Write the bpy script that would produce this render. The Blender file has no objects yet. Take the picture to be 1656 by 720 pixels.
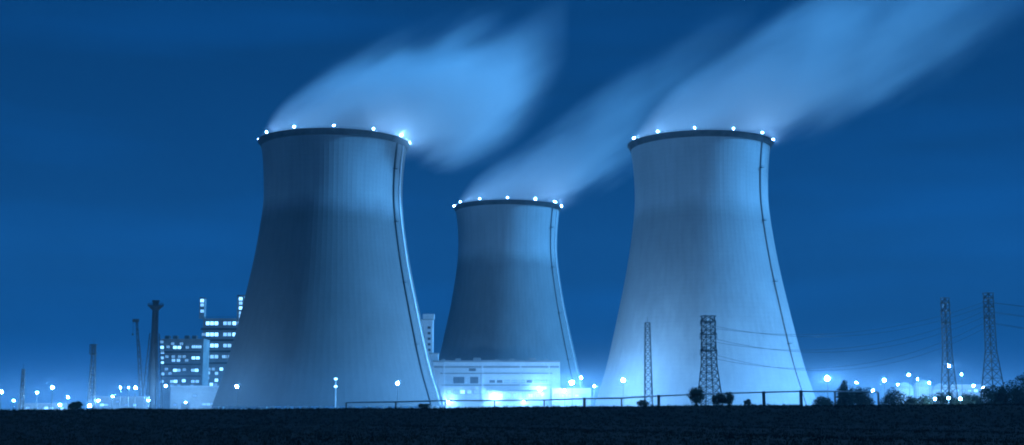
import bpy, math, random
from mathutils import Vector, Matrix

sc = bpy.context.scene
R = math.radians
random.seed(7)

# ------------------------------------------------------------------ camera
F = 2130.0                       # focal length in photo pixels (1656 wide)
PITCH = math.atan(295.0 / F)
CAM = Vector((0, 0, 4.0))
cd = bpy.data.cameras.new("camera")
cd.sensor_width = 36.0
cd.lens = 36.0 * F / 1656.0
cd.clip_start = 0.5
cd.clip_end = 20000
cam = bpy.data.objects.new("camera", cd)
cam.location = CAM
cam.rotation_euler = (math.pi / 2 + PITCH, 0, 0)
sc.collection.objects.link(cam)
sc.camera = cam

# ------------------------------------------------------------------ sky
SUN_EL, SUN_AZ = R(34), R(94)       # azimuth clockwise from +Y (view direction)
w = bpy.data.worlds.new("World")
sc.world = w
w.use_nodes = True
nt = w.node_tree
nt.nodes.clear()
out = nt.nodes.new("ShaderNodeOutputWorld")
bg = nt.nodes.new("ShaderNodeBackground")
sky = nt.nodes.new("ShaderNodeTexSky")
sky.sky_type = 'NISHITA'
sky.sun_disc = False
sky.sun_elevation = SUN_EL
sky.sun_rotation = SUN_AZ
sky.air_density = 1.0
sky.dust_density = 0.3
bw = nt.nodes.new("ShaderNodeRGBToBW")
pw = nt.nodes.new("ShaderNodeMath"); pw.operation = 'POWER'; pw.inputs[1].default_value = 0.20
# thin streaks of night cloud
tc = nt.nodes.new("ShaderNodeTexCoord")
mp = nt.nodes.new("ShaderNodeMapping"); mp.inputs['Scale'].default_value = (1.4, 1.4, 11.0)
nz = nt.nodes.new("ShaderNodeTexNoise"); nz.inputs['Scale'].default_value = 1.9
nz.inputs['Detail'].default_value = 3.0; nz.inputs['Roughness'].default_value = 0.45
mr = nt.nodes.new("ShaderNodeMapRange")
mr.inputs['From Min'].default_value = 0.42; mr.inputs['From Max'].default_value = 0.72
mr.inputs['To Min'].default_value = 0.88; mr.inputs['To Max'].default_value = 1.65
mu = nt.nodes.new("ShaderNodeMath"); mu.operation = 'MULTIPLY'
tint = nt.nodes.new("ShaderNodeMix"); tint.data_type = 'RGBA'; tint.blend_type = 'MULTIPLY'
tint.inputs['Factor'].default_value = 1.0
tint.inputs['A'].default_value = (0.002, 0.235, 1.0, 1)
L = nt.links.new
L(sky.outputs[0], bw.inputs[0]); L(bw.outputs[0], pw.inputs[0])
L(tc.outputs['Generated'], mp.inputs[0]); L(mp.outputs[0], nz.inputs['Vector'])
L(nz.outputs['Fac'], mr.inputs['Value'])
L(pw.outputs[0], mu.inputs[0]); L(mr.outputs[0], mu.inputs[1])
L(mu.outputs[0], tint.inputs['B'])
L(tint.outputs['Result'], bg.inputs[0])
bg.inputs[1].default_value = 0.071
L(bg.outputs[0], out.inputs[0])

# ------------------------------------------------------------------ blue evening light from the right
sd = bpy.data.lights.new("sun", 'SUN')
sd.energy = 5.0
sd.angle = R(4.0)
sd.color = (0.09, 0.43, 1.0)
so = bpy.data.objects.new("sun", sd)
sdir = Vector((math.sin(SUN_AZ) * math.cos(SUN_EL), math.cos(SUN_AZ) * math.cos(SUN_EL), math.sin(SUN_EL)))
so.rotation_euler = sdir.to_track_quat('Z', 'Y').to_euler()
so.location = sdir * 500
sc.collection.objects.link(so)

vs = sc.view_settings
vs.view_transform = 'Standard'; vs.look = 'None'; vs.exposure = 0.5; vs.gamma = 1.0
vs.use_curve_mapping = False
sc.cycles.volume_bounces = 6
sc.cycles.max_bounces = 7
sc.cycles.diffuse_bounces = 2
sc.cycles.glossy_bounces = 1
sc.cycles.volume_max_steps = 256
sc.cycles.filter_width = 2.0

# ------------------------------------------------------------------ helpers
CP, SP = math.cos(PITCH), math.sin(PITCH)
def at(px, py, Y):
    u, v = (px - 828.0) / F, (360.0 - py) / F
    t = Y / (CP - v * SP)
    return CAM + t * Vector((u, CP - v * SP, SP + v * CP))
def ppm(Y): return Y / F           # metres per photo pixel at distance Y

class MB:
    def __init__(s): s.v = []; s.f = []
    def add(s, vs_, fs_):
        b = len(s.v); s.v += [tuple(q) for q in vs_]; s.f += [tuple(i + b for i in f) for f in fs_]
        return s
    def box(s, a, b):
        x0, y0, z0 = a; x1, y1, z1 = b
        return s.add([(x0,y0,z0),(x1,y0,z0),(x1,y1,z0),(x0,y1,z0),(x0,y0,z1),(x1,y0,z1),(x1,y1,z1),(x0,y1,z1)],
              [(0,3,2,1),(4,5,6,7),(0,1,5,4),(1,2,6,5),(2,3,7,6),(3,0,4,7)])
    def tube(s, p, q, r0, r1=None, n=6):
        r1 = r0 if r1 is None else r1
        p, q = Vector(p), Vector(q); d = (q - p).normalized()
        a = d.orthogonal().normalized(); b = d.cross(a)
        vs_ = []
        for c, r in ((p, r0), (q, r1)):
            for i in range(n):
                t = 2 * math.pi * i / n
                vs_.append(c + (a * math.cos(t) + b * math.sin(t)) * r)
        fs_ = [(i, (i + 1) % n, n + (i + 1) % n, n + i) for i in range(n)]
        fs_ += [tuple(range(n))[::-1], tuple(range(n, 2 * n))]
        return s.add(vs_, fs_)
    def lathe(s, prof, n=32, a0=0.0, close=True):
        k = len(prof); vs_ = []; fs_ = []
        for i in range(n):
            t = a0 + 2 * math.pi * i / n
            for r, z in prof: vs_.append((r * math.cos(t), r * math.sin(t), z))
        for i in range(n):
            j = (i + 1) % n
            for m in range(k - 1): fs_.append((i*k+m, j*k+m, j*k+m+1, i*k+m+1))
        if close:
            if prof[0][0] > 1e-4: fs_.append(tuple(i*k for i in range(n))[::-1])
            if prof[-1][0] > 1e-4: fs_.append(tuple(i*k+k-1 for i in range(n)))
        return s.add(vs_, fs_)
    def mesh(s, name):
        me = bpy.data.meshes.new(name); me.from_pydata(s.v, [], s.f); me.update(); return me
    def build(s, name, mat, parent=None, loc=None, smooth=False):
        return link(name, s.mesh(name), mat, parent, loc, smooth)

def link(name, me, mat=None, parent=None, loc=None, smooth=False):
    if mat is not None and not me.materials: me.materials.append(mat)
    if smooth:
        for p in me.polygons: p.use_smooth = True
    o = bpy.data.objects.new(name, me)
    sc.collection.objects.link(o)
    if parent: o.parent = parent
    if loc is not None: o.location = loc
    return o

def tag(o, label=None, cat=None, group=None, kind=None):
    if label: o["label"] = label
    if cat: o["category"] = cat
    if group: o["group"] = group
    if kind: o["kind"] = kind
    return o

def empty(name, loc, label=None, cat=None, group=None):
    o = bpy.data.objects.new(name, None); o.empty_display_size = 1
    o.location = loc; sc.collection.objects.link(o)
    return tag(o, label, cat, group)

def mat_plain(name, col, rough=0.8, noise=0.25, scale=0.3, metal=0.0, bump=0.0):
    m = bpy.data.materials.new(name); m.use_nodes = True
    n = m.node_tree.nodes; l = m.node_tree.links.new
    b = n["Principled BSDF"]; b.inputs['Roughness'].default_value = rough; b.inputs['Metallic'].default_value = metal
    t = n.new("ShaderNodeTexCoord"); z = n.new("ShaderNodeTexNoise")
    z.inputs['Scale'].default_value = scale; z.inputs['Detail'].default_value = 5
    l(t.outputs['Object'], z.inputs['Vector'])
    r = n.new("ShaderNodeMapRange"); r.inputs['From Min'].default_value = 0.3; r.inputs['From Max'].default_value = 0.7
    r.inputs['To Min'].default_value = 1 - noise; r.inputs['To Max'].default_value = 1 + noise
    l(z.outputs['Fac'], r.inputs['Value'])
    x = n.new("ShaderNodeMix"); x.data_type = 'RGBA'; x.blend_type = 'MULTIPLY'; x.inputs['Factor'].default_value = 1
    x.inputs['A'].default_value = (*col, 1); l(r.outputs[0], x.inputs['B']); l(x.outputs['Result'], b.inputs['Base Color'])
    if bump:
        bu = n.new("ShaderNodeBump"); bu.inputs['Strength'].default_value = bump; bu.inputs['Distance'].default_value = 0.3
        l(z.outputs['Fac'], bu.inputs['Height']); l(bu.outputs[0], b.inputs['Normal'])
    return m

def mat_emit(name, col, strength):
    m = bpy.data.materials.new(name); m.use_nodes = True
    b = m.node_tree.nodes["Principled BSDF"]
    b.inputs['Base Color'].default_value = (0.5, 0.5, 0.5, 1)
    b.inputs['Emission Color'].default_value = (*col, 1)
    b.inputs['Emission Strength'].default_value = strength
    return m

LAMP = (0.20, 0.52, 1.0)
M = {}
M['steel'] = mat_plain('dark_steel', (0.05, 0.052, 0.055), 0.6, 0.2, 0.8)
M['galv'] = mat_plain('galvanised_steel', (0.22, 0.23, 0.24), 0.5, 0.2, 0.8)
M['collar'] = mat_plain('dark_concrete', (0.09, 0.09, 0.09), 0.85, 0.3, 0.2)
M['pale'] = mat_plain('pale_cladding', (0.62, 0.63, 0.64), 0.6, 0.12, 0.15)
M['grey'] = mat_plain('grey_concrete', (0.30, 0.30, 0.30), 0.85, 0.2, 0.12)
M['white'] = mat_plain('white_paint', (0.75, 0.76, 0.78), 0.5, 0.08, 0.2)
M['glass'] = mat_plain('dark_window', (0.16, 0.17, 0.18), 0.15, 0.1, 1.0)
M['leaf'] = mat_plain('leaves', (0.018, 0.024, 0.016), 0.8, 0.4, 0.5)
M['bark'] = mat_plain('bark', (0.07, 0.055, 0.04), 0.9, 0.3, 1.5)
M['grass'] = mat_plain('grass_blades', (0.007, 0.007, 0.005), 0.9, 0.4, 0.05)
for k_ in ('grass', 'leaf'): M[k_].node_tree.nodes['Principled BSDF'].inputs['Specular IOR Level'].default_value = 0.05
WIN = [mat_emit('lit_window_dim', LAMP, 0.45), mat_emit('lit_window', LAMP, 1.1), mat_emit('lit_window_bright', LAMP, 3.0)]
for m_ in WIN: m_.cycles.emission_sampling = 'NONE'      # dim panes: found by the rays themselves

# ------------------------------------------------------------------ ground
PLANT_Z = -4.0
def crest_z(x): return 3.35 + 0.0062 * x + 0.10 * math.sin(x * 0.045) + 0.06 * math.sin(x * 0.13 + 1)
CREST_Y = 300.0
def ground_z(x, y):
    def ss(a, b, t):
        t = max(0, min(1, (t - a) / (b - a))); return t * t * (3 - 2 * t)
    near = 0.35 * math.sin(x * 0.021 + y * 0.013) * ss(0, 60, y) * 0.5 + 0.16 * math.sin(x * 0.11 + y * 0.07)
    c = crest_z(max(-260, min(260, x)))
    up = ss(CREST_Y - 40, CREST_Y - 3, y)
    dn = ss(CREST_Y + 45, CREST_Y + 75, y)
    z = near * (1 - up) + c * up
    return z * (1 - dn) + PLANT_Z * dn
ys = [-300, -100, -30] + [i * 8.0 for i in range(0, 32)] + [256 + i * 2.5 for i in range(0, 58)] + [420, 600, 1000, 2000, 4000]
xs = [-3000, -1200, -600] + [-400 + i * 6.0 for i in range(0, 134)] + [600, 1200, 3000]
verts = [(x, y, ground_z(x, y)) for y in ys for x in xs]
nx = len(xs)
faces = [(j*nx+i, j*nx+i+1, (j+1)*nx+i+1, (j+1)*nx+i) for j in range(len(ys)-1) for i in range(nx-1)]
gm = bpy.data.materials.new('field_soil'); gm.use_nodes = True
n = gm.node_tree.nodes; l = gm.node_tree.links.new
b = n["Principled BSDF"]; b.inputs['Roughness'].default_value = 0.95; b.inputs['Specular IOR Level'].default_value = 0.05
t = n.new("ShaderNodeTexCoord"); z = n.new("ShaderNodeTexNoise"); z.inputs['Scale'].default_value = 0.12; z.inputs['Detail'].default_value = 9
l(t.outputs['Object'], z.inputs['Vector'])
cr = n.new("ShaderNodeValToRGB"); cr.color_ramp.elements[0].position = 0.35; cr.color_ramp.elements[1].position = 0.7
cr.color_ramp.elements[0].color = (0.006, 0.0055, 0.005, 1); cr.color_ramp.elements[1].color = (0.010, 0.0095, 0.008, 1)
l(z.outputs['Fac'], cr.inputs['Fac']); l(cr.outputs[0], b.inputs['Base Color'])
bu = n.new("ShaderNodeBump"); bu.inputs['Strength'].default_value = 0.6; bu.inputs['Distance'].default_value = 0.4
l(z.outputs['Fac'], bu.inputs['Height']); l(bu.outputs[0], b.inputs['Normal'])
me = bpy.data.meshes.new('ground'); me.from_pydata(verts, [], faces); me.update()
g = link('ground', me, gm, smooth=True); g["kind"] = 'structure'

# grass on the field and the bank, one uncountable mass
mb = MB()
def blade_tuft(x, y, h, k):
    zz = ground_z(x, y) - 0.03
    for _ in range(k):
        a = random.uniform(0, math.pi); d = random.uniform(0, 0.5); ang = random.uniform(0, 6.28)
        bx, by = x + d * math.cos(ang), y + d * math.sin(ang)
        hh = h * random.uniform(0.5, 1.2); ww = random.uniform(0.03, 0.07) + y * 0.0001
        lx, ly = random.uniform(-.35, .35) * hh, random.uniform(-.35, .35) * hh
        ca, sa = math.cos(a) * ww, math.sin(a) * ww
        mb.add([(bx - ca, by - sa, zz), (bx + ca, by + sa, zz), (bx + lx, by + ly, zz + hh)], [(0, 1, 2)])
for _ in range(9000):
    y = random.uniform(262, 303); x = random.uniform(-0.44, 0.44) * y
    blade_tuft(x, y, random.choice([.25, .3, .4, .6]), 6)
for _ in range(9000):
    y = random.uniform(115, 262); x = random.uniform(-0.44, 0.44) * y
    blade_tuft(x, y, random.uniform(.2, .45), 5)
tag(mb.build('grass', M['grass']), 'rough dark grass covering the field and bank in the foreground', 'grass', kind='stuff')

# ------------------------------------------------------------------ cooling towers
def concrete(H, lo, hi):
    m = bpy.data.materials.new('tower_concrete'); m.use_nodes = True
    n = m.node_tree.nodes; l = m.node_tree.links.new
    b = n["Principled BSDF"]; b.inputs['Roughness'].default_value = 0.9
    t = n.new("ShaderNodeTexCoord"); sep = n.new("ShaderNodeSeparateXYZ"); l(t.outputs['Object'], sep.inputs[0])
    # paler upper lifts, darker lower shell, soft uneven edge between
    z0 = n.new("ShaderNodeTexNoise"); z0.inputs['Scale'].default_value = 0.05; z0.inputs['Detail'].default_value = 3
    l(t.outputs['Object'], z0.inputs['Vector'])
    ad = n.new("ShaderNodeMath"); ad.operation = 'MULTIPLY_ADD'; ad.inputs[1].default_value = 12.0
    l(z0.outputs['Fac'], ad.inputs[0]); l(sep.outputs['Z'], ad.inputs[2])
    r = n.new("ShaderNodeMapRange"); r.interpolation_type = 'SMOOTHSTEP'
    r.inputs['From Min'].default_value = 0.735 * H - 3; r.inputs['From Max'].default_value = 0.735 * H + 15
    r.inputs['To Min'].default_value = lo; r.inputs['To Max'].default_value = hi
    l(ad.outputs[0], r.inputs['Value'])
    # vertical weather streaks
    mp = n.new("ShaderNodeMapping"); mp.inputs['Scale'].default_value = (0.35, 0.35, 0.012)
    l(t.outputs['Object'], mp.inputs[0])
    z1 = n.new("ShaderNodeTexNoise"); z1.inputs['Scale'].default_value = 1.0; z1.inputs['Detail'].default_value = 6
    l(mp.outputs[0], z1.inputs['Vector'])
    r1 = n.new("ShaderNodeMapRange"); r1.inputs['From Min'].default_value = 0.3; r1.inputs['From Max'].default_value = 0.7
    r1.inputs['To Min'].default_value = 0.92; r1.inputs['To Max'].default_value = 1.06
    l(z1.outputs['Fac'], r1.inputs['Value'])
    # broad blotches
    z2 = n.new("ShaderNodeTexNoise"); z2.inputs['Scale'].default_value = 0.03; z2.inputs['Detail'].default_value = 4
    l(t.outputs['Object'], z2.inputs['Vector'])
    r2 = n.new("ShaderNodeMapRange"); r2.inputs['From Min'].default_value = 0.3; r2.inputs['From Max'].default_value = 0.7
    r2.inputs['To Min'].default_value = 0.9; r2.inputs['To Max'].default_value = 1.1
    l(z2.outputs['Fac'], r2.inputs['Value'])
    # casting lifts every 1.5 m
    wv = n.new("ShaderNodeMath"); wv.operation = 'FRACT'
    dv = n.new("ShaderNodeMath"); dv.operation = 'DIVIDE'; dv.inputs[1].default_value = 3.0
    l(sep.outputs['Z'], dv.inputs[0]); l(dv.outputs[0], wv.inputs[0])
    gt = n.new("ShaderNodeMath"); gt.operation = 'GREATER_THAN'; gt.inputs[1].default_value = 0.1
    l(wv.outputs[0], gt.inputs[0])
    r3 = n.new("ShaderNodeMapRange"); r3.inputs['To Min'].default_value = 0.93; r3.inputs['To Max'].default_value = 1.0
    l(gt.outputs[0], r3.inputs['Value'])
    def mul(a, c):
        k = n.new("ShaderNodeMath"); k.operation = 'MULTIPLY'; l(a, k.inputs[0]); l(c, k.inputs[1]); return k.outputs[0]
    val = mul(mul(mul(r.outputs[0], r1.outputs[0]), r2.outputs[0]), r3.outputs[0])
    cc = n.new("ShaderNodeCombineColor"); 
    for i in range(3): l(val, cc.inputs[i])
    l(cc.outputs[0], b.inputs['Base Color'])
    return m

BEACON = mat_emit('beacon_glass', (0.22, 0.52, 1.0), 1000.0)
# shell half-width against height above eye level, both as parts of the rim height and rim radius
PROF = [(-0.02, 1.50), (0.04, 1.435), (0.13, 1.335), (0.225, 1.25), (0.37, 1.135), (0.49, 1.045), (0.61, 0.972), (0.735, 0.915),
        (0.80, 0.905), (0.88, 0.915), (0.95, 0.938), (0.985, 0.955)]
def prof_r(t):
    P = PROF
    for i in range(len(P) - 1):
        if t <= P[i + 1][0] or i == len(P) - 2:
            t0, r0 = P[i]; t1, r1 = P[i + 1]
            m0 = (P[i+1][1] - P[i-1][1]) / (P[i+1][0] - P[i-1][0]) if i > 0 else (r1 - r0) / (t1 - t0)
            m1 = (P[i+2][1] - P[i][1]) / (P[i+2][0] - P[i][0]) if i + 2 < len(P) else (r1 - r0) / (t1 - t0)
            h = t1 - t0; s = (t - t0) / h
            return ((2*s**3-3*s*s+1)*r0 + (s**3-2*s*s+s)*h*m0 + (-2*s**3+3*s*s)*r1 + (s**3-s*s)*h*m1)

def tower(px, py, Y, rpx, label, lad_deg, duct_deg, beacon_off, lo, hi, lw, dw):
    c = at(px, py, Y); k = ppm(math.hypot(Y, c.z))
    rt = rpx * Y / F * 1.0
    H = c.z - PLANT_Z                       # rim above plant ground
    Ez = CAM.z
    root = empty('cooling_tower', (c.x, Y, PLANT_Z), label, 'cooling tower', 'cooling towers')
    def zt(t): return Ez + t * (c.z - Ez) - PLANT_Z
    def rad(t): return prof_r(t) * rt
    NA, NZ = 288, 60
    t0, t1 = -0.005, 0.985
    prof = []
    vs_, fs_ = [], []
    for j in range(NZ + 1):
        t = t0 + (t1 - t0) * j / NZ
        for i in range(NA):
            a = 2 * math.pi * i / NA
            rib = 0.04 if i % 3 == 0 else 0.0       # meridional ribs
            r = rad(t) + rib
            vs_.append((r * math.sin(a), -r * math.cos(a), zt(t)))
    for j in range(NZ):
        for i in range(NA):
            i2 = (i + 1) % NA
            fs_.append((j*NA+i, j*NA+i2, (j+1)*NA+i2, (j+1)*NA+i))
    # inner skin
    b0 = len(vs_)
    for j in range(0, NZ + 1, 6):
        t = t0 + (t1 - t0) * j / NZ
        for i in range(72):
            a = 2 * math.pi * i / 72; r = rad(t) - 0.9
            vs_.append((r * math.sin(a), -r * math.cos(a), zt(t)))
    for j in range(NZ // 6):
        for i in range(72):
            i2 = (i + 1) % 72
            fs_.append((b0+j*72+i2, b0+j*72+i, b0+(j+1)*72+i, b0+(j+1)*72+i2))
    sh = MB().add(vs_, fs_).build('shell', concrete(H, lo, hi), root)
    zr = zt(1.0)
    # rim: flared dark collar with walkway
    rs = rad(0.985)
    MB().lathe([(rs - 1.0, zt(0.978)), (rs + 0.35, zt(0.978)), (rt - 0.5, zr - 0.7), (rt, zr - 0.5), (rt, zr), (rs - 1.0, zr)], 144, close=False).build('rim_collar', M['collar'], root)
    rl = MB()
    for i in range(96):
        a0, a1 = 2*math.pi*i/96, 2*math.pi*(i+1)/96
        p = lambda a, z: (( rt - .2) * math.sin(a), -(rt - .2) * math.cos(a), z)
        rl.tube(p(a0, zr), p(a0, zr + 1.1), 0.05, n=4)
        rl.tube(p(a0, zr + 1.1), p(a1, zr + 1.1), 0.06, n=4)
        rl.tube(p(a0, zr + .55), p(a1, zr + .55), 0.04, n=4)
    rl.build('rim_railing', M['steel'], root)
    def strip(name, deg, half, proud, mat, lo=0.0, hi=0.978):
        m = MB(); a = R(deg); vs2, fs2 = [], []
        N = 44
        for j in range(N + 1):
            t = lo + (hi - lo) * j / N; r = rad(t)
            d = half / r
            for (aa, rr) in ((a - d, r - .3), (a - d, r + proud), (a + d, r + proud), (a + d, r - .3)):
                vs2.append((rr * math.sin(aa), -rr * math.cos(aa), zt(t)))
        for j in range(N):
            for q in range(4):
                q2 = (q + 1) % 4; fs2.append((j*4+q, j*4+q2, (j+1)*4+q2, (j+1)*4+q))
        return m.add(vs2, fs2).build(name, mat, root)
    strip('cable_duct', duct_deg, dw, 0.7, M['white'])
    lad = strip('ladder_cage', lad_deg, lw, 0.9, M['steel'] if lw > .45 else M['galv'])
    for t in (0.22, 0.45, 0.68, 0.88):      # landings on the ladder
        a = R(lad_deg); r = rad(t) + 1.2; m = MB()
        m.box((-1.4, -1.0, -0.12), (1.4, 1.6, 0.12))
        m.tube((-1.3, -.9, 0), (-1.3, -.9, 1.1), .06, n=4); m.tube((1.3, -.9, 0), (1.3, -.9, 1.1), .06, n=4); m.tube((-1.3, -.9, 1.1), (1.3, -.9, 1.1), .06, n=4)
        o = m.build('landing', M['steel'], lad); o.location = (r * math.sin(a), -r * math.cos(a), zt(t)); o.rotation_euler.z = a
    # air inlet struts and basin kerb
    m = MB(); zb = zt(t0); rb = rad(t0) - 0.4
    for i in range(48):
        a = 2*math.pi*i/48
        for s in (-1, 1):
            a2 = a + s * math.pi / 48
            m.tube(((rb+2.2)*math.sin(a), -(rb+2.2)*math.cos(a), 0), (rb*math.sin(a2), -rb*math.cos(a2), zb + .3), 0.45, n=6)
    o = m.build('inlet_strut', M['grey'], root); o["kind"] = 'stuff'
    MB().lathe([(rb + 1.2, 0.0), (rb + 4.2, 0.0), (rb + 4.2, 1.2), (rb + 1.2, 1.2)], 72, close=False).build('basin_kerb', M['grey'], root)
    # beacons round the rim
    bm_l = MB().lathe([(0.0, -0.4), (0.28, -0.28), (0.4, 0.0), (0.28, 0.28), (0.0, 0.4)], 8, close=False).mesh('beacon_lens')
    bm_p = MB().tube((0, 0, 0), (0, 0, .95), 0.12, n=6).box((-.3, -.3, .8), (.3, .3, .95)).mesh('beacon_post')
    for i in range(12):
        a = R(beacon_off + 30 * i)
        p = link('beacon', bm_p, M['steel'], root, ((rt-.3)*math.sin(a), -(rt-.3)*math.cos(a), zr))
        link('lens', bm_l, BEACON, p, (0, 0, 1.45), True)
    return root, c, rt

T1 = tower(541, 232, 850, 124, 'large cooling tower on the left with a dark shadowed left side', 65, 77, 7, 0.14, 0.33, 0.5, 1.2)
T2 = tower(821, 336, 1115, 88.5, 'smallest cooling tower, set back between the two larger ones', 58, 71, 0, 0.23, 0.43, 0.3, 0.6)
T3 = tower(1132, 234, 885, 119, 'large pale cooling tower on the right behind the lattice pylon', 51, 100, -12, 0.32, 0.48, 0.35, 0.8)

# ------------------------------------------------------------------ steam plumes
def plume(T, label, X, ZU, ZL, YR, DN, dens):
    """X..: lists in photo pixels at the tower's distance; one closed hull with a soft, uneven steam volume"""
    root, c, rt = T; k = ppm(c.y)
    x0, x1 = X[0] * k, X[-1] * k
    zmin, zmax = (min(ZL) - 10) * k, (max(ZU) + 10) * k
    yr_max = max(YR) * k * 1.01
    m = bpy.data.materials.new('steam'); m.use_nodes = True
    n = m.node_tree.nodes; l = m.node_tree.links.new
    n.clear()
    out = n.new("ShaderNodeOutputMaterial")
    pv = n.new("ShaderNodeVolumePrincipled"); pv.inputs['Color'].default_value = (1, 1, 1, 1)
    pv.inputs['Anisotropy'].default_value = 0.0
    l(pv.outputs[0], out.inputs['Volume'])
    t = n.new("ShaderNodeTexCoord")
    mp = n.new("ShaderNodeMapping"); mp.vector_type = 'TEXTURE'; mp.inputs['Rotation'].default_value = (0, R(-32), 0); mp.inputs['Scale'].default_value = (95, 34, 26)
    l(t.outputs['Object'], mp.inputs[0])
    nz = n.new("ShaderNodeTexNoise"); nz.inputs['Scale'].default_value = 1.0; nz.inputs['Detail'].default_value = 5.0
    l(mp.outputs[0], nz.inputs['Vector'])
    sep = n.new("ShaderNodeSeparateXYZ"); l(t.outputs['Object'], sep.inputs[0])
    def math_(op, a, b_=None, c_=None):
        k_ = n.new("ShaderNodeMath"); k_.operation = op
        for i, q in enumerate((a, b_, c_)):
            if q is None: continue
            if isinstance(q, (int, float)): k_.inputs[i].default_value = q
            else: l(q, k_.inputs[i])
        return k_.outputs[0]
    s = math_('DIVIDE', math_('SUBTRACT', sep.outputs['X'], x0), x1 - x0)
    def curve(vals, lo, hi):
        fc = n.new("ShaderNodeFloatCurve"); cu = fc.mapping.curves[0]
        pts = [((x * k - x0) / (x1 - x0), (v - lo) / (hi - lo)) for x, v in zip(X, vals)]
        cu.points[0].location = pts[0]; cu.points[1].location = pts[-1]
        for p in pts[1:-1]: cu.points.new(*p)
        for p in cu.points: p.handle_type = 'AUTO_CLAMPED'
        fc.mapping.update(); l(s, fc.inputs['Value'])
        return math_('MULTIPLY_ADD', fc.outputs[0], hi - lo, lo)
    zu = curve([v * k for v in ZU], zmin, zmax); zl = curve([v * k for v in ZL], zmin, zmax)
    yr = curve([v * k for v in YR], 0.0, yr_max); dn = curve(DN, 0.0, 1.0)
    zc = math_('MULTIPLY', math_('ADD', zu, zl), 0.5)
    hr = math_('MAXIMUM', math_('MULTIPLY', math_('SUBTRACT', zu, zl), 0.5), 0.5)
    v = math_('DIVIDE', math_('SUBTRACT', sep.outputs['Z'], zc), hr)
    w_ = math_('DIVIDE', sep.outputs['Y'], math_('MAXIMUM', yr, 0.5))
    rr = math_('SQRT', math_('ADD', math_('MULTIPLY', v, v), math_('MULTIPLY', w_, w_)))
    rr = math_('ADD', rr, math_('MULTIPLY', math_('SUBTRACT', nz.outputs['Fac'], 0.5), 1.3))
    sm = n.new("ShaderNodeMapRange"); sm.interpolation_type = 'SMOOTHERSTEP'
    sm.inputs['From Min'].default_value = 1.0; sm.inputs['From Max'].default_value = -0.05
    sm.inputs['To Min'].default_value = 0; sm.inputs['To Max'].default_value = 1
    l(rr, sm.inputs['Value'])
    body = math_('MULTIPLY', sm.outputs[0], dn)
    low = math_('MAXIMUM', math_('MULTIPLY_ADD', v, -0.7, 0.8), 0.08)
    d = math_('MULTIPLY', math_('MULTIPLY', body, low), dens)
    l(d, pv.inputs['Density'])
    m.cycles.volume_step_rate = 1.3
    # hull
    def interp(vals, x):
        for i in range(len(X) - 1):
            if x <= X[i + 1]:
                f = (x - X[i]) / (X[i+1] - X[i]); f2 = f
                return vals[i] * (1 - f2) + vals[i + 1] * f2
        return vals[-1]
    mb = MB(); NR, NS = 44, 24; vs_ = []; fs_ = []
    for j in range(NR + 1):
        x = X[0] + (X[-1] - X[0]) * j / NR
        u_, l_ = interp(ZU, x) * k, interp(ZL, x) * k; yy = max(interp(YR, x) * k, 1.0) * 1.06
        cz, h = (u_ + l_) / 2, max((u_ - l_) / 2 * 1.06, 1.0)
        for i in range(NS):
            a = 2 * math.pi * i / NS
            vs_.append((x * k, yy * math.cos(a), cz + h * math.sin(a)))
    for j in range(NR):
        for i in range(NS):
            i2 = (i + 1) % NS; fs_.append((j*NS+i, j*NS+i2, (j+1)*NS+i2, (j+1)*NS+i))
    fs_ += [tuple(range(NS))[::-1], tuple(range(NR*NS, NR*NS+NS))]
    o = mb.add(vs_, fs_).build('steam_plume', m)
    o.location = (c.x, c.y, c.z)
    return tag(o, label, 'steam plume', 'steam plumes')

plume(T1, 'bright steam plume billowing off the left cooling tower',
      X =[-122, -95, -40, 20, 100, 170, 230, 290, 340, 390],
      ZU=[  14,  52, 104, 154, 194, 216, 240, 270, 306, 345],
      ZL=[ -12, -28, -34, -30, -36, -48, -48, -30,  20, 100],
      YR=[  14,  70, 114, 120, 118, 115, 115, 112, 100,  70],
      DN=[0.45, 0.65, 0.75, 0.9, 1.0, 0.95, 0.62, 0.28, 0.07, 0.0], dens=0.15)
plume(T2, 'thin steam streak trailing from the small middle cooling tower',
      X =[ -87, -65, -20, 30, 80, 130, 200, 270, 340, 420],
      ZU=[   8,  40,  78, 118, 160, 200, 256, 306, 352, 400],
      ZL=[ -10, -20, -24, -22, -12, 4,  50,  112, 180, 260],
      YR=[  12,  48,  80, 82, 72,  66,  62,  60,  58,  56],
      DN=[0.4, 0.6, 0.8, 0.95, 1.0, 0.82, 0.46, 0.22, 0.07, 0.0], dens=0.10)
plume(T3, 'wide steam plume drifting up and right from the right cooling tower',
      X =[-118, -92, -40, 20, 100, 190, 290, 400, 520, 700, 900],
      ZU=[   8,  46, 108, 160, 222, 280, 340, 396, 450, 520, 590],
      ZL=[ -12, -26, -34, -32, -14, 4,   36,  92, 160, 260, 380],
      YR=[  14,  68, 110, 116, 114, 116, 120, 124, 128, 134, 140],
      DN=[0.5, 0.7, 0.9, 1.0, 0.95, 0.68, 0.36, 0.15, 0.045, 0.006, 0.0], dens=0.12)

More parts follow.
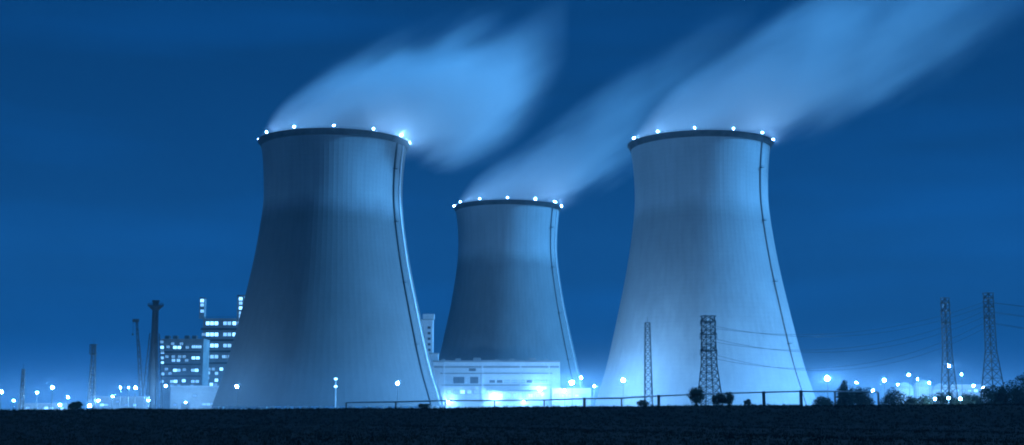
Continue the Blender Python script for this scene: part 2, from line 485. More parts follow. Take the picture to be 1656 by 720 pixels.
# ------------------------------------------------------------------ lamps
def lamp_mat(name, s): return mat_emit(name, LAMP, s)
LM = {'s': (0.42, lamp_mat('lamp_small', 2400)), 'm': (0.58, lamp_mat('lamp_medium', 3000)),
      'b': (0.72, lamp_mat('lamp_big', 800)), 'B': (0.75, lamp_mat('lamp_yard', 4300)), 'x': (1.0, lamp_mat('lamp_flood', 11000)),
      'X': (1.0, lamp_mat('lamp_yard_flood', 8500))}
WALL_LAMP = lamp_mat('wall_lamp', 650)
LENS = {}
def lamp(px, py, Y, cls, label, base=None):
    r, m = LM[cls]
    c = at(px, py, Y)
    zb = PLANT_Z if base is None else base
    root = empty('lamp_post', (c.x, Y, zb), label, 'lamp post', 'lit lamp posts of the plant')
    h = c.z - zb
    p = MB().tube((0, 0, 0), (0, 0, h - r * 1.3), 0.28, 0.14, 8).box((-.5, -.5, 0), (.5, .5, .25))
    p.build('pole', M['galv'], root)
    hd = MB().lathe([(0.15, h + r * 1.35), (r * .9, h + r * 1.05), (r * .95, h + r * .95), (.1, h + r * .97)], 10)
    for a in range(4):
        t = a * math.pi / 2 + .4
        hd.tube((r*1.08*math.cos(t), r*1.08*math.sin(t), h - r*1.2), (r*.9*math.cos(t), r*.9*math.sin(t), h + r), 0.05, n=4)
    hd.tube((0, 0, h - r * 1.35), (0, 0, h - r * 1.1), r * 1.1, n=10)
    hd.build('head', M['galv'], root)
    if cls not in LENS:
        LENS[cls] = MB().lathe([(0, -r), (r*.7, -r*.7), (r, 0), (r*.7, r*.7), (0, r)], 8, close=False).mesh('lens')
    link('lens', LENS[cls], m, root, (0, 0, h), True)
    return root

lamp(2, 634, 720, 'b', 'glowing lamp post cut by the left edge of the picture')
lamp(60, 635, 760, 's', 'small lamp post just left of the bright leftmost pair')
lamp(85, 627, 740, 'm', 'bright lamp post right of the short dark mast at far left')
lamp(97, 655, 700, 'm', 'low bright lamp below the big far-left lamp post')
lamp(145, 656, 700, 'm', 'low lamp at the foot of the dark slender mast')
lamp(159, 648, 720, 's', 'small low lamp just right of the dark slender mast')
lamp(195, 627, 780, 's', 'first and smallest lamp of the row of three left of the stack')
lamp(208, 627, 780, 's', 'middle lamp of the row of three left of the stack')
lamp(219, 627, 770, 'm', 'brightest lamp of the row of three, next to the stack')
lamp(268, 624, 880, 'm', 'lamp post just right of the tall ventilation stack foot')
lamp(300, 651, 900, 's', 'low lamp in front of the pale shed by the lit building')
lamp(383, 625, 740, 'b', 'bright lamp post at the left foot of the left cooling tower')
lamp(643, 620, 740, 'b', 'bright lamp post before the right half of the left cooling tower')
lamp(925, 619, 800, 'x', 'brightest floodlight mast at the right end of the white hall')
lamp(940, 611, 960, 'm', 'lamp above and right of the brightest floodlight mast')
lamp(913, 632, 900, 'm', 'lower lamp below and left of the brightest floodlight mast')
lamp(961, 625, 800, 's', 'small lamp at the left foot of the right cooling tower')
lamp(1008, 615, 740, 'B', 'lamp post before the left part of the right cooling tower')
lamp(1338, 612, 730, 'X', 'large floodlight mast right of the right cooling tower')
lamp(1385, 619, 800, 's', 'small lamp post above the dark clump right of the tower')
lamp(1430, 615, 780, 'B', 'lamp post left of the pale storage tanks')
lamp(1452, 622, 840, 's', 'lower lamp before the left storage tank')
lamp(1470, 606, 840, 'm', 'lamp post over the left storage tank')
lamp(1534, 592, 760, 'B', 'high lamp at the foot of the left pylon of the pair')
lamp(1555, 606, 780, 's', 'small lamp between the pair of pylons')
lamp(1512, 645, 520, 's', 'left one of three low lamps below the hedge at right', )
lamp(1534, 644, 520, 's', 'middle one of three low lamps below the hedge at right')
lamp(1553, 645, 520, 's', 'right one of three low lamps below the hedge at right')
lamp(22, 648, 690, 's', 'dim lamp between the left picture edge and the short mast')
lamp(110, 643, 760, 's', 'small lamp right of the bright far-left lamp post')
lamp(182, 641, 740, 's', 'small lamp over the roof of the grey shed')
lamp(240, 648, 760, 's', 'small lamp at the very foot of the tall stack')
lamp(1484, 613, 850, 's', 'small lamp between the left and middle storage tanks')
lamp(1503, 619, 850, 'm', 'lamp in front of the gap between middle and right storage tanks')
lamp(1411, 632, 700, 's', 'low lamp between the pointed tree and the storage tanks')
lamp(1574, 624, 800, 's', 'small lamp over the low shed left of the rightmost pylon')
lamp(1590, 627, 790, 's', 'small lamp at the left leg of the rightmost pylon')
lamp(1066, 646, 700, 's', 'low lamp behind the rail under the slender lattice mast')
# tall double lamp column before the left tower
c = at(543, 613, 750)
dl = empty('lamp_column', (c.x, 750, PLANT_Z), 'dim two-tier lamp column before the middle of the left cooling tower', 'lamp post')
h = c.z - PLANT_Z
MB().tube((0, 0, 0), (0, 0, h + .6), .5, .35, 8).build('pole', M['white'], dl)
WK = mat_emit('lamp_weak', LAMP, 6.0)
for zz in (h, h - 4.2):
    MB().lathe([(.5, zz - .5), (.9, zz - .3), (.9, zz + .3), (.5, zz + .5)], 8, close=False).build('lens', WK, dl)

# ------------------------------------------------------------------ buildings
def box_part(name, mat, parent, a, b): return MB().box(a, b).build(name, mat, parent)
WINM = {}
def window(parent, x, z, wd, ht, y, mat):
    key = (round(wd, 2), round(ht, 2), mat.name)
    if key not in WINM:
        me = MB().box((-wd/2, -0.12, -ht/2), (wd/2, 0.05, ht/2)).mesh('window'); me.materials.append(mat); WINM[key] = me
    o = link('window', WINM[key], None, parent, (x, y, z))
    key2 = key[:2]
    if key2 not in WINM:
        f = MB(); q = .18
        f.box((-wd/2-q, -.2, -ht/2-q), (wd/2+q, .04, -ht/2)).box((-wd/2-q, -.2, ht/2), (wd/2+q, .04, ht/2+q))
        f.box((-wd/2-q, -.2, -ht/2), (-wd/2, .04, ht/2)).box((wd/2, -.2, -ht/2), (wd/2+q, .04, ht/2))
        f.box((-.08, -.17, -ht/2), (.08, -.13, ht/2))
        me = f.mesh('frame'); me.materials.append(M['steel']); WINM[key2] = me
    link('frame', WINM[key2], None, o)
    return o

def bld(px0, px1, ptop, Y, depth, name, label, cat, mat, parapet=1.0):
    """box building whose front face stands at distance Y; returns root and converters"""
    a = at(px0, 655, Y); b_ = at(px1, 655, Y); top = at(px0, ptop, Y).z
    root = empty(name, ((a.x + b_.x) / 2, Y, PLANT_Z), label, cat)
    hw = (b_.x - a.x) / 2; H = top - PLANT_Z
    box_part('wall', mat, root, (-hw, 0, 0), (hw, depth, H - parapet))
    r = MB().box((-hw - .25, -.25, H - parapet), (hw + .25, depth + .25, H))
    r.build('roof', M['grey'] if mat is not M['pale'] else M['white'], root)
    def conv(px, py):
        p = at(px, py, Y); return p.x - root.location.x, p.z - PLANT_Z
    return root, conv, hw, H

# tall lit block left of the left tower
YB = 1010
rt_, cv, hw, H = bld(324, 430, 515, YB, 34, 'power_block', 'tall block with four bright window rows left of the left tower', 'building', M['grey'])
for py, k in ((523, 2), (541, 2), (559, 2), (577, 1)):
    for i, px in enumerate((336, 343, 350, 357, 364, 371, 379, 387)):
        if px in (357,) : continue
        x, z = cv(px, py); window(rt_, x, z, 2.6, 2.6, 0, WIN[k if i < 3 or i == 6 else max(0, k - 1)])
for px, py, k in ((333, 597, 0), (345, 597, 0), (358, 597, 2), (362, 577, 1), (350, 615, 2), (338, 597, 0), (329, 541, 0)):
    x, z = cv(px, py); window(rt_, x, z, 2.4, 2.2, 0, WIN[k])
for i in range(26):
    px = random.choice((329, 336, 343, 350, 364, 371, 379)); py = random.choice((587 + 8, 604, 611, 622, 630))
    x, z = cv(px + random.uniform(-1.5, 1.5), py + random.uniform(-1, 1))
    if not any(abs(o.location.x - x) < 3.2 and abs(o.location.z - z) < 2.9 for o in rt_.children): window(rt_, x, z, 2.4, 2.2, 0, WIN[random.choice((0, 0, 1, 2))])
for py in (532, 550, 568, 587):
    x0, z = cv(325, py); x1, _ = cv(429, py)
    box_part('floor_band', M['steel'], rt_, (x0, -.5, z - .9), (x1, -.02, z + .6))
for px0, px1, pt in ((322, 330, 482), (383, 394, 478)):      # lit stair towers on the roof
    x0, zt_ = cv(px0, pt); x1, _ = cv(px1, pt)
    t_ = box_part('stair_tower', M['grey'], rt_, (x0, 2, H), (x1, 8, zt_))
    m = MB().box((x0 - .4, 1.6, zt_), (x1 + .4, 8.4, zt_ + .5)); m.build('stair_roof', M['steel'], t_)
    for py in (486, 493, 503) if px0 == 322 else (483, 490, 498, 506, 512):
        if py > 512: continue
        x, z = cv((px0 + px1) / 2, py)
        ww = window(rt_, x, z, 2.6, 2.3, 2, WIN[1 if py not in (486, 498, 483) else 2])
m = MB()
x0, z0_ = cv(330, 508); x1, _ = cv(383, 508)
for i in range(12):
    x = x0 + (x1 - x0) * i / 11; m.tube((x, 1, H), (x, 1, H + 1.4), .08, n=4)
m.tube((x0, 1, H + 1.4), (x1, 1, H + 1.4), .1, n=4); m.build('roof_railing', M['steel'], rt_)

# stepped lower block
rt_, cv, hw, H = bld(258, 326, 548, 990, 30, 'process_block', 'lower block with scattered lit windows between the stack and the tall block', 'building', M['grey'])
lit = [(262, 548.5, 0), (262, 562, 2), (283, 562, 2), (290, 562, 2), (313, 561, 1), (319, 561, 1), (323, 561, 1),
       (263, 570, 1), (262, 579, 1), (270, 577, 0), (298, 577, 0), (313, 579, 2), (320, 579, 2), (262, 587, 2), (283, 599, 2), (289, 599, 1), (312, 599, 1), (318, 599, 2), (263, 605, 1), (275, 604, 0),
       (262, 617, 1), (284, 617, 2), (278, 617, 1), (312, 617, 1), (319, 617, 1), (298, 598, 0), (272, 561, 0), (303, 562, 0)]
for px, py, k in lit:
    x, z = cv(px, py)
    if z > H - 2.2: z = H - 2.4
    window(rt_, x, z, 2.5, 2.0, 0, WIN[k])
for i in range(60):
    x, z = cv(random.uniform(262, 322), random.choice((556, 563, 577, 583, 597, 603, 616, 624)))
    if not any(abs(o.location.x - x) < 3.3 and abs(o.location.z - z) < 2.7 for o in rt_.children): window(rt_, x, z, 2.5, 2.0, 0, WIN[random.choice((0, 0, 0, 1, 2))])
for py in (569, 589, 608):
    x0, z = cv(259, py); x1, _ = cv(325, py)
    box_part('floor_band', M['steel'], rt_, (x0, -.5, z - .6), (x1, -.02, z + .3))
m = MB()
for px in (268, 281, 300, 312):
    x, _ = cv(px, 540); m.box((x - 1.6, 4, H), (x + 1.6, 9, H + 2.6))
m.build('roof_plant', M['steel'], rt_)["kind"] = 'stuff'

# pale shed in front
rt_, cv, hw, H = bld(275, 352, 624, 930, 22, 'pale_shed', 'low pale shed in front of the lit blocks', 'building', M['pale'])
for px, py, k in ((330, 654, 1), (337, 654, 1), (344, 653, 0), (283, 655, 0), (315, 640, 0)):
    x, z = cv(px, py); window(rt_, x, z, 2.4, 1.8, 0, WIN[k])
x, z = cv(300, 655)
dr = box_part('roller_door', M['grey'], rt_, (x - 3, -.15, 0.05), (x + 3, -.01, z + 1.5))
for i in range(5):
    q = MB().box((x - 2.9, -.25, .6 + i * 1.4), (x + 2.9, -.16, 1.2 + i * 1.4)); q.build('slat', M['galv'], dr)

# low sheds on the far left
for px0, px1, pt, Y, lab, wins in (
        (28, 112, 652, 820, 'long low shed under the far-left lamps', ((36, 660, 1), (45, 660, 1), (75, 660, 2), (84, 660, 1), (101, 661, 2), (60, 660, 0))),
        (150, 232, 641, 860, 'grey shed between the slender mast and the stack', ((165, 655, 2), (172, 655, 1), (190, 650, 0), (204, 655, 0), (218, 655, 1))),
        (388, 420, 661, 700, 'tiny lit hut at the left foot of the left tower', ((392, 663, 1), (402, 663, 1), (410, 663, 0)))):
    rt_, cv, hw, H = bld(px0, px1, pt, Y, 14, 'low_shed', lab, 'building', M['pale'], .5)
    for px, py, k in wins:
        x, z = cv(px, py); window(rt_, x, min(z, H - 1.3), 2.2, 1.4, 0, WIN[k])

# bright white turbine hall before the middle tower
rt_, cv, hw, H = bld(700, 906, 583, 955, 46, 'turbine_hall', 'long white floodlit hall before the middle cooling tower', 'building', M['white'], 1.2)
def band(name, px0, px1, pya, pyb, mat, proud=.3):
    x0, za = cv(px0, pya); x1, zb = cv(px1, pyb)
    return box_part(name, mat, rt_, (x0, -proud, zb), (x1, -.02, za))
band('cladding_band', 702, 904, 592, 595, M['grey'])
band('cladding_band', 712, 893, 603, 605, M['grey'])
band('cladding_band', 715, 890, 622, 624, M['grey'], .35)
band('canopy', 722, 770, 624.5, 627, M['white'], 2.2)
band('canopy', 790, 880, 631, 633, M['grey'], 2.4)
for px, py, wd, ht in ((742, 615, 7.5, 4.2), (767, 615, 5.5, 4.2), (764, 598, 4.6, 1.6)):
    x, z = cv(px, py); window(rt_, x, z, wd, ht, -.02, M['glass'])
for i in range(8):
    x, z = cv(796 + i * 12, 617); window(rt_, x, z, 3.6, 1.6, -.02, M['glass'] if i in (0, 1, 5) else WIN[0])
for i in range(7):
    x, z = cv(726 + i * 11, 634); window(rt_, x, z, 3.0, 2.6, -.02, WIN[(1, 0, 2, 1, 0, 1, 1)[i]])
for i in range(6):
    x, z = cv(810 + i * 12, 640); window(rt_, x, z, 3.4, 3.0, -.02, WIN[(2, 1, 1, 0, 2, 1)[i]])
for px in (718, 780, 842, 888):
    x, z = cv(px, 600); box_part('pilaster', M['white'], rt_, (x - .5, -.6, 0.05), (x + .5, -.02, H - 1.25))
for px, py, sz in ((800, 643, .7), (873, 631, .7), (725, 650, .6), (847, 648, .5)):
    x, z = cv(px, py)
    br = MB().tube((x, -.02, z + .9), (x, -5.0, z + .9), .12, n=5).build('wall_lamp', M['steel'], rt_)
    MB().lathe([(0, -sz), (sz*.7, -sz*.7), (sz, 0), (sz*.7, sz*.7), (0, sz)], 8, close=False).build('lens', WALL_LAMP, br, (x, -5.0, z), True)
for i, px in enumerate((716, 740, 771, 803, 829, 861, 884)):
    x, _ = cv(px, 583); q = .8 + .5 * (i % 3)
    MB().box((x - q*1.4, 4, H), (x + q*1.4, 7, H + q)).box((x - q*1.6, 3.8, H + q), (x + q*1.6, 7.2, H + q + .25)).build('roof_vent', M['grey'], rt_)
for px in (752, 834):
    x, z = cv(px, 648)
    dd = MB().box((x - 2.2, -.2, .05), (x + 2.2, -.02, 4.6)).build('door', M['grey'], rt_)
    MB().box((x + 1.6, -.3, 2.0), (x + 1.8, -.21, 2.6)).build('handle', M['steel'], dd)
rt_, cv, hw, H = bld(893, 956, 628, 930 - 18, 12, 'annex', 'low pale annex under the brightest floodlight', 'building', M['pale'], .5)
for i in range(5):
    x, z = cv(900 + i * 11, 640); window(rt_, x, z, 2.6, 1.8, 0, WIN[(0, 1, 1, 2, 0)[i]])

# slim pale stair tower by the left tower's right flank
rt_, cv, hw, H = bld(676, 699, 516, 985, 11, 'stair_tower', 'slim pale tower behind the right flank of the left cooling tower', 'building', M['white'], .6)
x0, za = cv(684, 508); x1, zb = cv(702, 516)
box_part('head_house', M['pale'], rt_, (x0, .5, H), (x1 , 8, za))
for i in range(6):
    x, z = cv(694, 530 + i * 9); window(rt_, x, z, 1.8, 1.4, 0, M['glass'])
rt_, cv, hw, H = bld(676, 708, 571, 975, 8, 'link_block', 'small pale block stepping down from the slim tower to the hall', 'building', M['white'], .6)
for i in range(3):
    x, z = cv(690 + i * 6, 590); window(rt_, x, z, 1.6, 1.6, 0, WIN[0])

# ------------------------------------------------------------------ stack and crane at left
c = at(252, 488, 900); zb = PLANT_Z; h = c.z - zb
st = empty('ventilation_stack', (c.x, 900, zb), 'tall dark stack with a wide platform head, left of the lit blocks', 'stack')
MB().lathe([(2.9, 0), (2.5, h * .4), (2.1, h - 7), (2.1, h)], 20).build('shaft', M['steel'], st)
hd = MB().lathe([(2.12, h - 6), (4.6, h - 3.4), (5.3, h - 3.2), (5.3, h - 2.6), (2.12, h - 2.6)], 20, close=False)
hd.build('platform', M['steel'], st)
rl = MB()
for i in range(20):
    a, a2 = 2*math.pi*i/20, 2*math.pi*(i+1)/20
    rl.tube((5.2*math.cos(a), 5.2*math.sin(a), h-2.6), (5.2*math.cos(a), 5.2*math.sin(a), h-1.3), .1, n=4)
    rl.tube((5.2*math.cos(a), 5.2*math.sin(a), h-1.3), (5.2*math.cos(a2), 5.2*math.sin(a2), h-1.3), .12, n=4)
rl.build('railing', M['steel'], st)
MB().lathe([(2.12, h), (2.6, h), (2.6, h + .9), (2.12, h + .9)], 20, close=False).build('cap_ring', M['steel'], st)
fr = MB()
for sx in (-1, 1):
    for sy in (-1, 1):
        fr.tube((sx*6, sy*6, 0), (sx*2.6, sy*2.6, h*.72), .5, .4, 6)
for j in range(7):
    f0, f1 = j/7, (j+1)/7
    w0, w1 = 6 - 3.4*f0, 6 - 3.4*f1; z0_, z1_ = h*.72*f0, h*.72*f1
    for (ax, ay, bx, by) in ((-1,-1,1,-1),(1,-1,1,1),(1,1,-1,1),(-1,1,-1,-1)):
        fr.tube((ax*w0, ay*w0, z0_), (bx*w1, by*w1, z1_), .16, n=4)
        fr.tube((ax*w1, ay*w1, z1_), (bx*w1, by*w1, z1_), .16, n=4)
fr.build('support_frame', M['steel'], st)

# leaning jib crane beside the stack
a = at(231, 640, 890); b2 = at(221, 518, 890)
cr_ = empty('jib_crane', (a.x, 890, PLANT_Z), 'dark crane with a leaning jib just left of the tall stack', 'crane')
top = b2 - Vector((a.x, 890, PLANT_Z)); zc_ = 9.0
MB().box((-3, -3, 0), (3, 3, 2.0)).tube((0, 0, 2), (0, 0, zc_), 1.3, 1.1, 10).build('pedestal', M['steel'], cr_)
MB().box((-2.6, -2.2, zc_), (3.4, 2.2, zc_ + 4)).build('machine_house', M['steel'], cr_)
MB().box((-4.4, -1.2, zc_ + .5), (-2.62, 1.2, zc_ + 3)).build('cab', M['glass'], cr_)
jb = MB(); base_ = Vector((-.5, 0, zc_ + 2))
for s in (-1, 1):
    for q in (-1, 1):
        jb.tube(base_ + Vector((q * 1.1, s * 1.1, 0)), top + Vector((q * .45, s * .45, 0)), .24, .18, 5)
N = 14
for i in range(N):
    p, q_ = base_.lerp(top, i / N), base_.lerp(top, (i + 1) / N)
    w0 = 1.1 - .65 * i / N; s = 1 if i % 2 else -1
    jb.tube(p + Vector((-w0 * s, -w0, 0)), q_ + Vector((w0 * s, -w0, 0)), .13, n=4)
    jb.tube(p + Vector((w0 * s, w0, 0)), q_ + Vector((-w0 * s, w0, 0)), .13, n=4)
jb.build('jib', M['steel'], cr_)
MB().box((top.x - 2.6, -1.0, top.z - 1.2), (top.x + 1.4, 1.0, top.z + .8)).build('jib_head', M['steel'], cr_)
MB().tube(top, (2.5, 0, zc_ + 4), .12, n=4).build('stay_cable', M['steel'], cr_)
MB().tube((top.x - 2.2, 0, top.z - 1.2), (top.x - 2.2, 0, top.z - 9), .12, n=4).box((top.x - 2.7, -.5, top.z - 10.2), (top.x - 1.7, .5, top.z - 9)).build('hook', M['steel'], cr_)

# ------------------------------------------------------------------ masts and pylons
def lattice_mast(px, ptop, Y, wid, label, head):
    c = at(px, ptop, Y); h = c.z - PLANT_Z
    o = empty('lattice_mast', (c.x, Y, PLANT_Z), label, 'mast', 'lattice masts')
    w0, w1 = wid, wid * .55
    for sx in (-1, 1):
        for sy in (-1, 1):
            MB().tube((sx*w0, sy*w0, 0), (sx*w1, sy*w1, h), .26, .2, 5).build('leg', M['steel'], o)
    br = MB(); N = max(6, int(h / 3.5))
    for j in range(N):
        f0, f1 = j/N, (j+1)/N; a0, a1 = w0+(w1-w0)*f0, w0+(w1-w0)*f1
        for (ax, ay, bx, by) in ((-1,-1,1,-1),(1,-1,1,1),(1,1,-1,1),(-1,1,-1,-1)):
            br.tube((ax*a0, ay*a0, h*f0), (bx*a1, by*a1, h*f1), .13, n=4)
            br.tube((bx*a0, by*a0, h*f0), (ax*a1, ay*a1, h*f1), .13, n=4)
            br.tube((ax*a1, ay*a1, h*f1), (bx*a1, by*a1, h*f1), .13, n=4)
    br.build('bracing', M['steel'], o)
    if head:
        hd = MB().box((-wid*1.1, -wid*1.1, h - 5.5), (wid*1.1, wid*1.1, h - 5.2)).box((-wid*1.1, -wid*1.1, h - .3), (wid*1.1, wid*1.1, h + .05))
        for i in range(5):
            x = -wid + wid * .5 * i
            hd.box((x - .2, -wid*1.1, h - 5.2), (x + .2, -wid*1.1 + .25, h - .3))
        hd.build('head_frame', M['steel'], o)
    MB().tube((0, 0, h), (0, 0, h + 3), .1, n=4).build('aerial', M['steel'], o)
    return o
lattice_mast(38, 597, 700, 1.0, 'short thin dark mast at the far left', False)
lattice_mast(152, 557, 720, 1.6, 'slender dark mast with a boxy head, between left lamps and stack', True)
lattice_mast(1047, 522, 690, 2.2, 'slender lattice mast before the left half of the right tower', False)

def pylon(px, ptop, Y, wb, wt, arms, label, rz=0.0, drop=0.0):
    c = at(px, ptop, Y); h = c.z - PLANT_Z
    o = empty('pylon', (c.x, Y, PLANT_Z), label, 'pylon', 'power line pylons')
    o.rotation_euler.z = rz
    hw_ = h * .55                                    # waist
    def wd(z): return wb + (wt - wb) * min(1, z / hw_)
    for sx in (-1, 1):
        for sy in (-1, 1):
            m = MB()
            m.tube((sx*wb, sy*wb, 0), (sx*wt, sy*wt, hw_), .34, .27, 5).tube((sx*wt, sy*wt, hw_), (sx*wt*.85, sy*wt*.85, h), .27, .2, 5)
            m.build('leg', M['steel'], o)
    br = MB(); N = 15
    for j in range(N):
        z0_, z1_ = h*j/N, h*(j+1)/N; a0, a1 = wd(z0_), wd(z1_)
        for (ax, ay, bx, by) in ((-1,-1,1,-1),(1,-1,1,1),(1,1,-1,1),(-1,1,-1,-1)):
            br.tube((ax*a0, ay*a0, z0_), (bx*a1, by*a1, z1_), .15, n=4)
            br.tube((bx*a0, by*a0, z0_), (ax*a1, ay*a1, z1_), .15, n=4)
            br.tube((ax*a1, ay*a1, z1_), (bx*a1, by*a1, z1_), .15, n=4)
    br.build('bracing', M['steel'], o)
    tips = []
    for (pa, span) in arms:
        za = at(px, pa, Y).z - PLANT_Z
        m = MB()
        for s in (-1, 1):
            tip = Vector((s*span, 0, za))
            for sy in (-1, 1):
                m.tube((s*wt*.8, sy*wt*.8, za), tip, .17, n=4); m.tube((s*wt*.8, sy*wt*.8, za + 1.9), tip, .15, n=4)
                m.tube((s*wt*.8, sy*wt*.8, za), (s*wt*.8, sy*wt*.8, za + 1.9), .15, n=4)
            for q in (.35, .7):
                pA = Vector((s*wt*.8, 0, za)).lerp(tip, q); pB = Vector((s*wt*.8, 0, za + 1.9)).lerp(tip, q)
                m.tube(pA, pB, .12, n=4)
        m.box((-wt, -wt, za - .15), (wt, wt, za + .1))
        arm = m.build('crossarm', M['steel'], o)
        for s in (-1, 1):
            i_ = MB()
            i_.tube((s*span, 0, za), (s*span, 0, za - 2.2), .07, n=4)
            for q in range(5): i_.tube((s*span, 0, za - .5 - q*.34), (s*span, 0, za - .66 - q*.34), .2, n=6)
            i_.build('insulator', M['glass'], arm)
            tips.append(Matrix.Rotation(rz, 4, 'Z') @ Vector((s*span, 0, za - 2.2)) + Vector((c.x, Y, PLANT_Z)))
    return o, tips
P1, W1 = pylon(1145, 511, 600, 5.0, 2.6, ((520, 4.0), (541, 4.4), (567, 4.4)), 'lattice pylon with stacked platforms before the right cooling tower', R(20))
P2, W2 = pylon(1528, 482, 700, 3.6, 1.7, ((490, 3.2), (503, 3.4), (523, 3.0)), 'left and shorter pylon of the pair on the right', R(25))
P3, W3 = pylon(1598, 474, 660, 5.2, 1.9, ((482, 3.2), (497, 3.6), (515, 3.0)), 'right and taller pylon of the pair, with splayed legs', R(25))
# cables between pylons and out of the picture
def cable(p, q, sag, label):
    m = MB(); N = 18; prev = None
    for i in range(N + 1):
        t = i / N; c_ = p.lerp(q, t); c_.z -= sag * 4 * t * (1 - t)
        if prev is not None: m.tube(prev, c_, .09, n=4)
        prev = c_
    o = m.build('power_cable', M['steel'])
    tag(o, label, 'cable', 'power cables')
for i, nm in enumerate(('upper near', 'upper far', 'middle near', 'middle far', 'lower near', 'lower far')):
    cable(W1[i], W3[i], 9 + i, nm + ' side cable sagging between the central and rightmost pylons')
    far = W3[i] + Vector((320, 40, 2))
    cable(W3[i], far, 9 + i, nm + ' side cable leaving the rightmost pylon to the right')

# ------------------------------------------------------------------ storage tanks at right
def tank(px, ptop, Y, rpx, label):
    c = at(px, ptop, Y); r = rpx * ppm(Y); h = c.z - PLANT_Z
    o = empty('storage_tank', (c.x, Y, PLANT_Z), label, 'tank', 'storage tanks')
    MB().lathe([(r, 0), (r, h * .8)], 40, close=False).build('wall', M['white'], o)
    MB().lathe([(r + .15, h*.8), (r + .15, h*.8 + .3), (r*.8, h*.9), (r*.45, h*.97), (0, h)], 40, close=False).build('roof', M['pale'], o)
    for z in (.27, .54):
        MB().lathe([(r, h*z - .15), (r + .2, h*z - .15), (r + .2, h*z + .15), (r, h*z + .15)], 40, close=False).build('stiffener_ring', M['galv'], o)
    rl = MB()
    for i in range(28):
        a, a2 = 2*math.pi*i/28, 2*math.pi*(i+1)/28
        rl.tube((r*math.cos(a), r*math.sin(a), h*.8+.3), (r*math.cos(a), r*math.sin(a), h*.8+1.4), .06, n=4)
        rl.tube((r*math.cos(a), r*math.sin(a), h*.8+1.4), (r*math.cos(a2), r*math.sin(a2), h*.8+1.4), .07, n=4)
    rl.build('railing', M['galv'], o)
    s_ = MB()
    for i in range(20):
        a = -2.6 + i * .075; z = h*.8*i/20
        s_.box(((r+.6)*math.cos(a)-.6, (r+.6)*math.sin(a)-.6, z), ((r+.6)*math.cos(a)+.6, (r+.6)*math.sin(a)+.6, z+.15))
    s_.build('stair', M['galv'], o)['kind'] = 'stuff'
tank(1462, 618, 900, 14, 'left storage tank of the pale lit row at right')
tank(1492, 614, 905, 15, 'middle and tallest storage tank of the pale lit row at right')
tank(1520, 620, 900, 12, 'right storage tank of the pale lit row at right')
rt_, cv, hw, H = bld(1540, 1598, 622, 880, 16, 'tank_shed', 'low pale shed between the storage tanks and the rightmost pylon', 'building', M['pale'], .5)
for i in range(5):
    x, z = cv(1548 + i * 10, 632); window(rt_, x, z, 2.4, 1.6, 0, WIN[(1, 0, 1, 2, 0)[i]])

# ------------------------------------------------------------------ trees, shrubs
def leafy(mb, cx, cy, cz, rx, ry, rz_, n_, ls, clumps=14):
    cs = []
    for _ in range(clumps):
        a = random.uniform(0, 6.28); e = random.uniform(-.9, 1.0); q = random.uniform(.35, .85)
        cs.append((cx + rx*q*math.cos(a)*math.sqrt(max(0,1-e*e)), cy + ry*q*math.sin(a)*math.sqrt(max(0,1-e*e)), cz + rz_*q*e, random.uniform(.25, .45)))
    for _ in range(n_):
        x0, y0, z0_, s = random.choice(cs)
        d = Vector((random.gauss(0, 1), random.gauss(0, 1), random.gauss(0, 1))).normalized() * (random.random() ** .4)
        p = Vector((x0 + d.x*rx*s, y0 + d.y*ry*s, z0_ + d.z*rz_*s))
        u = Vector((random.uniform(-1, 1), random.uniform(-1, 1), random.uniform(-1, 1))).normalized(); v = u.orthogonal().normalized()
        k = ls * random.uniform(.6, 1.3)
        mb.add([p - u*k, p + v*k*.5, p + u*k, p - v*k*.5], [(0, 1, 2, 3)])
def tree(name, px, py_top, Y, wpx, base, label, cat, n_=900, ls=.3, group=None):
    c = at(px, py_top, Y); h = c.z - base; r = wpx * ppm(Y)
    o = empty(name, (c.x, Y, base), label, cat, group)
    t = MB()
    hs = h * .3
    t.tube((0, 0, -.2), (0, 0, hs), h*.035, h*.028, 7)
    for i in range(5):
        a = i * 1.26 + random.uniform(-.3, .3)
        t.tube((0, 0, hs*.9), (r*.55*math.cos(a), r*.55*math.sin(a), h*random.uniform(.55, .85)), h*.022, h*.007, 5)
    t.build('trunk', M['bark'], o)
    m = MB(); low_ = name == 'shrub'
    leafy(m, 0, 0, h*(.46 if low_ else .54), r, r, h*(.52 if low_ else .48), int(n_ * (2.6 if low_ else 2.6)), ls, 34 if low_ else 26)
    m.build('crown', M['leaf'], o)
    return o
cz = lambda px, Y: ground_z(at(px, 655, Y).x, Y)
B = 'dark shrubs on the bank'
tree('shrub', 1125, 625, 312, 16, cz(1125, 312), 'round dark shrub on the bank just left of the central pylon foot', 'shrub', 1500, .16, B)
tree('shrub', 1162, 634, 314, 12, cz(1162, 314), 'ragged dark shrub on the bank right of the central pylon foot', 'shrub', 900, .16, B)
tree('shrub', 1177, 631, 313, 11, cz(1177, 313), 'right-hand twin of the ragged shrub right of the central pylon foot', 'shrub', 800, .16, B)
tree('shrub', 1039, 646, 308, 10, cz(1039, 308), 'low flat shrub on the bank under the slender lattice mast', 'shrub', 600, .14, B)
tree('shrub', 1209, 645, 310, 6, cz(1209, 310), 'smallest shrub on the bank, under the middle of the right tower', 'shrub', 400, .14, B)
tree('shrub', 686, 651, 308, 10, cz(686, 308), 'low dark shrub on the bank before the left edge of the white hall', 'shrub', 500, .14, B)
tree('shrub', 122, 648, 306, 14, cz(122, 306), 'dark shrub on the bank left of the slender mast', 'shrub', 900, .16, B)
tree('shrub', 204, 660, 305, 14, cz(204, 305), 'flat dark shrub on the bank below the grey shed', 'shrub', 500, .14, B)
G = 'trees beyond the bank at right'
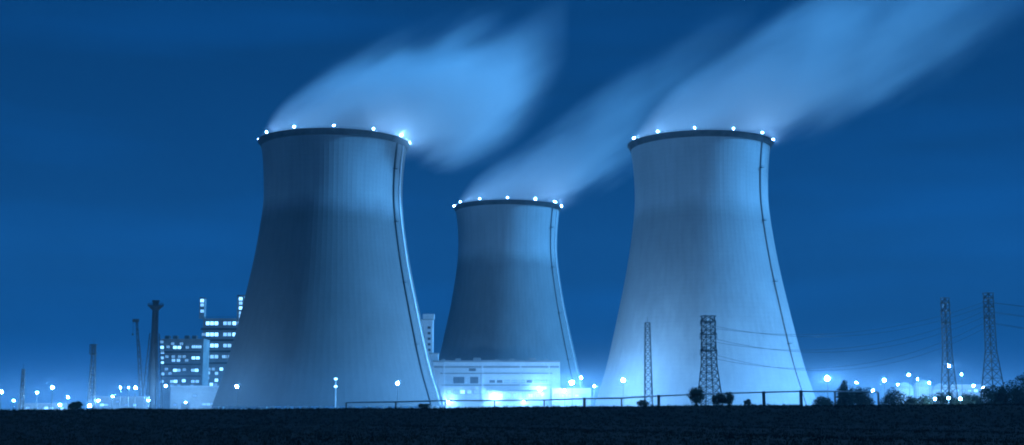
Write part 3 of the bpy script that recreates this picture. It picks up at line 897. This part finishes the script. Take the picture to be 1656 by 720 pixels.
for px, pt, Y, wpx, lab in ((1366, 614, 560, 20, 'pointed dark tree right of the large floodlight mast'),
                       (1392, 622, 570, 20, 'lower tree beside the pointed tree right of the floodlight mast'),
                       (1445, 632, 520, 26, 'leftmost tree of the low hedge below the storage tanks'),
                       (1484, 631, 530, 26, 'second tree of the low hedge, below the middle storage tank'),
                       (1526, 632, 540, 28, 'third tree of the low hedge, under the left pylon of the pair'),
                       (1568, 632, 530, 27, 'fourth tree of the low hedge, between the pair of pylons'),
                       (1604, 624, 500, 24, 'hedge tree at the foot of the rightmost pylon'),
                       (1632, 614, 480, 24, 'tall dark tree right of the rightmost pylon'),
                       (1662, 607, 470, 28, 'tallest dark tree cut by the right edge of the picture'),
                       (1330, 640, 560, 18, 'low tree under the large floodlight mast'),):
    tree('tree', px, pt, Y, wpx, PLANT_Z, lab, 'tree', 1700, .42, G)

# ------------------------------------------------------------------ pipe rail along the bank
pts = [(560, 651), (640, 650), (720, 648), (800, 648), (880, 647), (945, 645), (1005, 644), (1065, 640.5), (1125, 638), (1180, 636), (1235, 634.5), (1295, 633), (1350, 633), (1420, 634)]
YP = 322
o0 = at(560, 655, YP)
pr = empty('pipe_rail', (o0.x, YP, cz(560, YP)), 'long dark pipe rail on posts running along the bank', 'pipe rail')
prev = None; pm = MB()
for px, py in pts:
    p = at(px, py, YP) - pr.location
    if prev is not None: pm.tube(prev, p, .17, n=8)
    prev = p
pm.build('pipe', M['galv'], pr)
for i, (px, py) in enumerate(pts):
    p = at(px, py, YP) - pr.location; zb = cz(px, YP) - pr.location.z
    big = px in (945, 1065, 1235, 1295)
    k = .34 if big else .16
    m = MB().box((p.x - k, -.3, zb - .3), (p.x + k, .3, p.z - (.2 if not big else -.25)))
    if not big: m.box((p.x - .35, -.35, p.z - .2), (p.x + .35, .35, p.z - .12))
    m.build('post', M['steel'], pr)

# ------------------------------------------------------------------ ground mist lying over the plant yard
gm_ = bpy.data.materials.new('ground_mist'); gm_.use_nodes = True
n = gm_.node_tree.nodes; l = gm_.node_tree.links.new; n.clear()
out = n.new("ShaderNodeOutputMaterial"); pv = n.new("ShaderNodeVolumePrincipled")
pv.inputs['Color'].default_value = (0.65, 0.82, 1.0, 1)
t = n.new("ShaderNodeTexCoord"); sp_ = n.new("ShaderNodeSeparateXYZ"); l(t.outputs['Object'], sp_.inputs[0])
r_ = n.new("ShaderNodeMapRange"); r_.interpolation_type = 'SMOOTHERSTEP'
r_.inputs['From Min'].default_value = -4.0; r_.inputs['From Max'].default_value = 62.0
r_.inputs['To Min'].default_value = 1.0; r_.inputs['To Max'].default_value = 0.0
l(sp_.outputs['Z'], r_.inputs['Value'])
p_ = n.new("ShaderNodeMath"); p_.operation = 'POWER'; p_.inputs[1].default_value = 2.0; l(r_.outputs[0], p_.inputs[0])
d_ = n.new("ShaderNodeMath"); d_.operation = 'MULTIPLY'; d_.inputs[1].default_value = 0.0010; l(p_.outputs[0], d_.inputs[0])
gm_.cycles.volume_step_rate = 2.0; l(d_.outputs[0], pv.inputs['Density']); l(pv.outputs[0], out.inputs['Volume'])
o = MB().box((-900, 640, -5), (900, 1700, 63)).build('ground_mist', gm_)
tag(o, 'low pale mist lying over the plant yard', 'mist', kind='stuff')

# ------------------------------------------------------------------ night haze
HAZE = 0.00007
hz = bpy.data.materials.new('haze'); hz.use_nodes = True
n = hz.node_tree.nodes; n.clear()
out = n.new("ShaderNodeOutputMaterial"); pv = n.new("ShaderNodeVolumePrincipled")
pv.inputs['Color'].default_value = (0.35, 0.78, 1.0, 1); pv.inputs['Density'].default_value = HAZE
hz.node_tree.links.new(pv.outputs[0], out.inputs['Volume'])
o = MB().box((-3100, -400, -6), (3100, 4100, 520)).build('haze', hz)
o["kind"] = 'stuff'
tag(o, 'thin blue night haze lit by the plant lamps', 'haze')
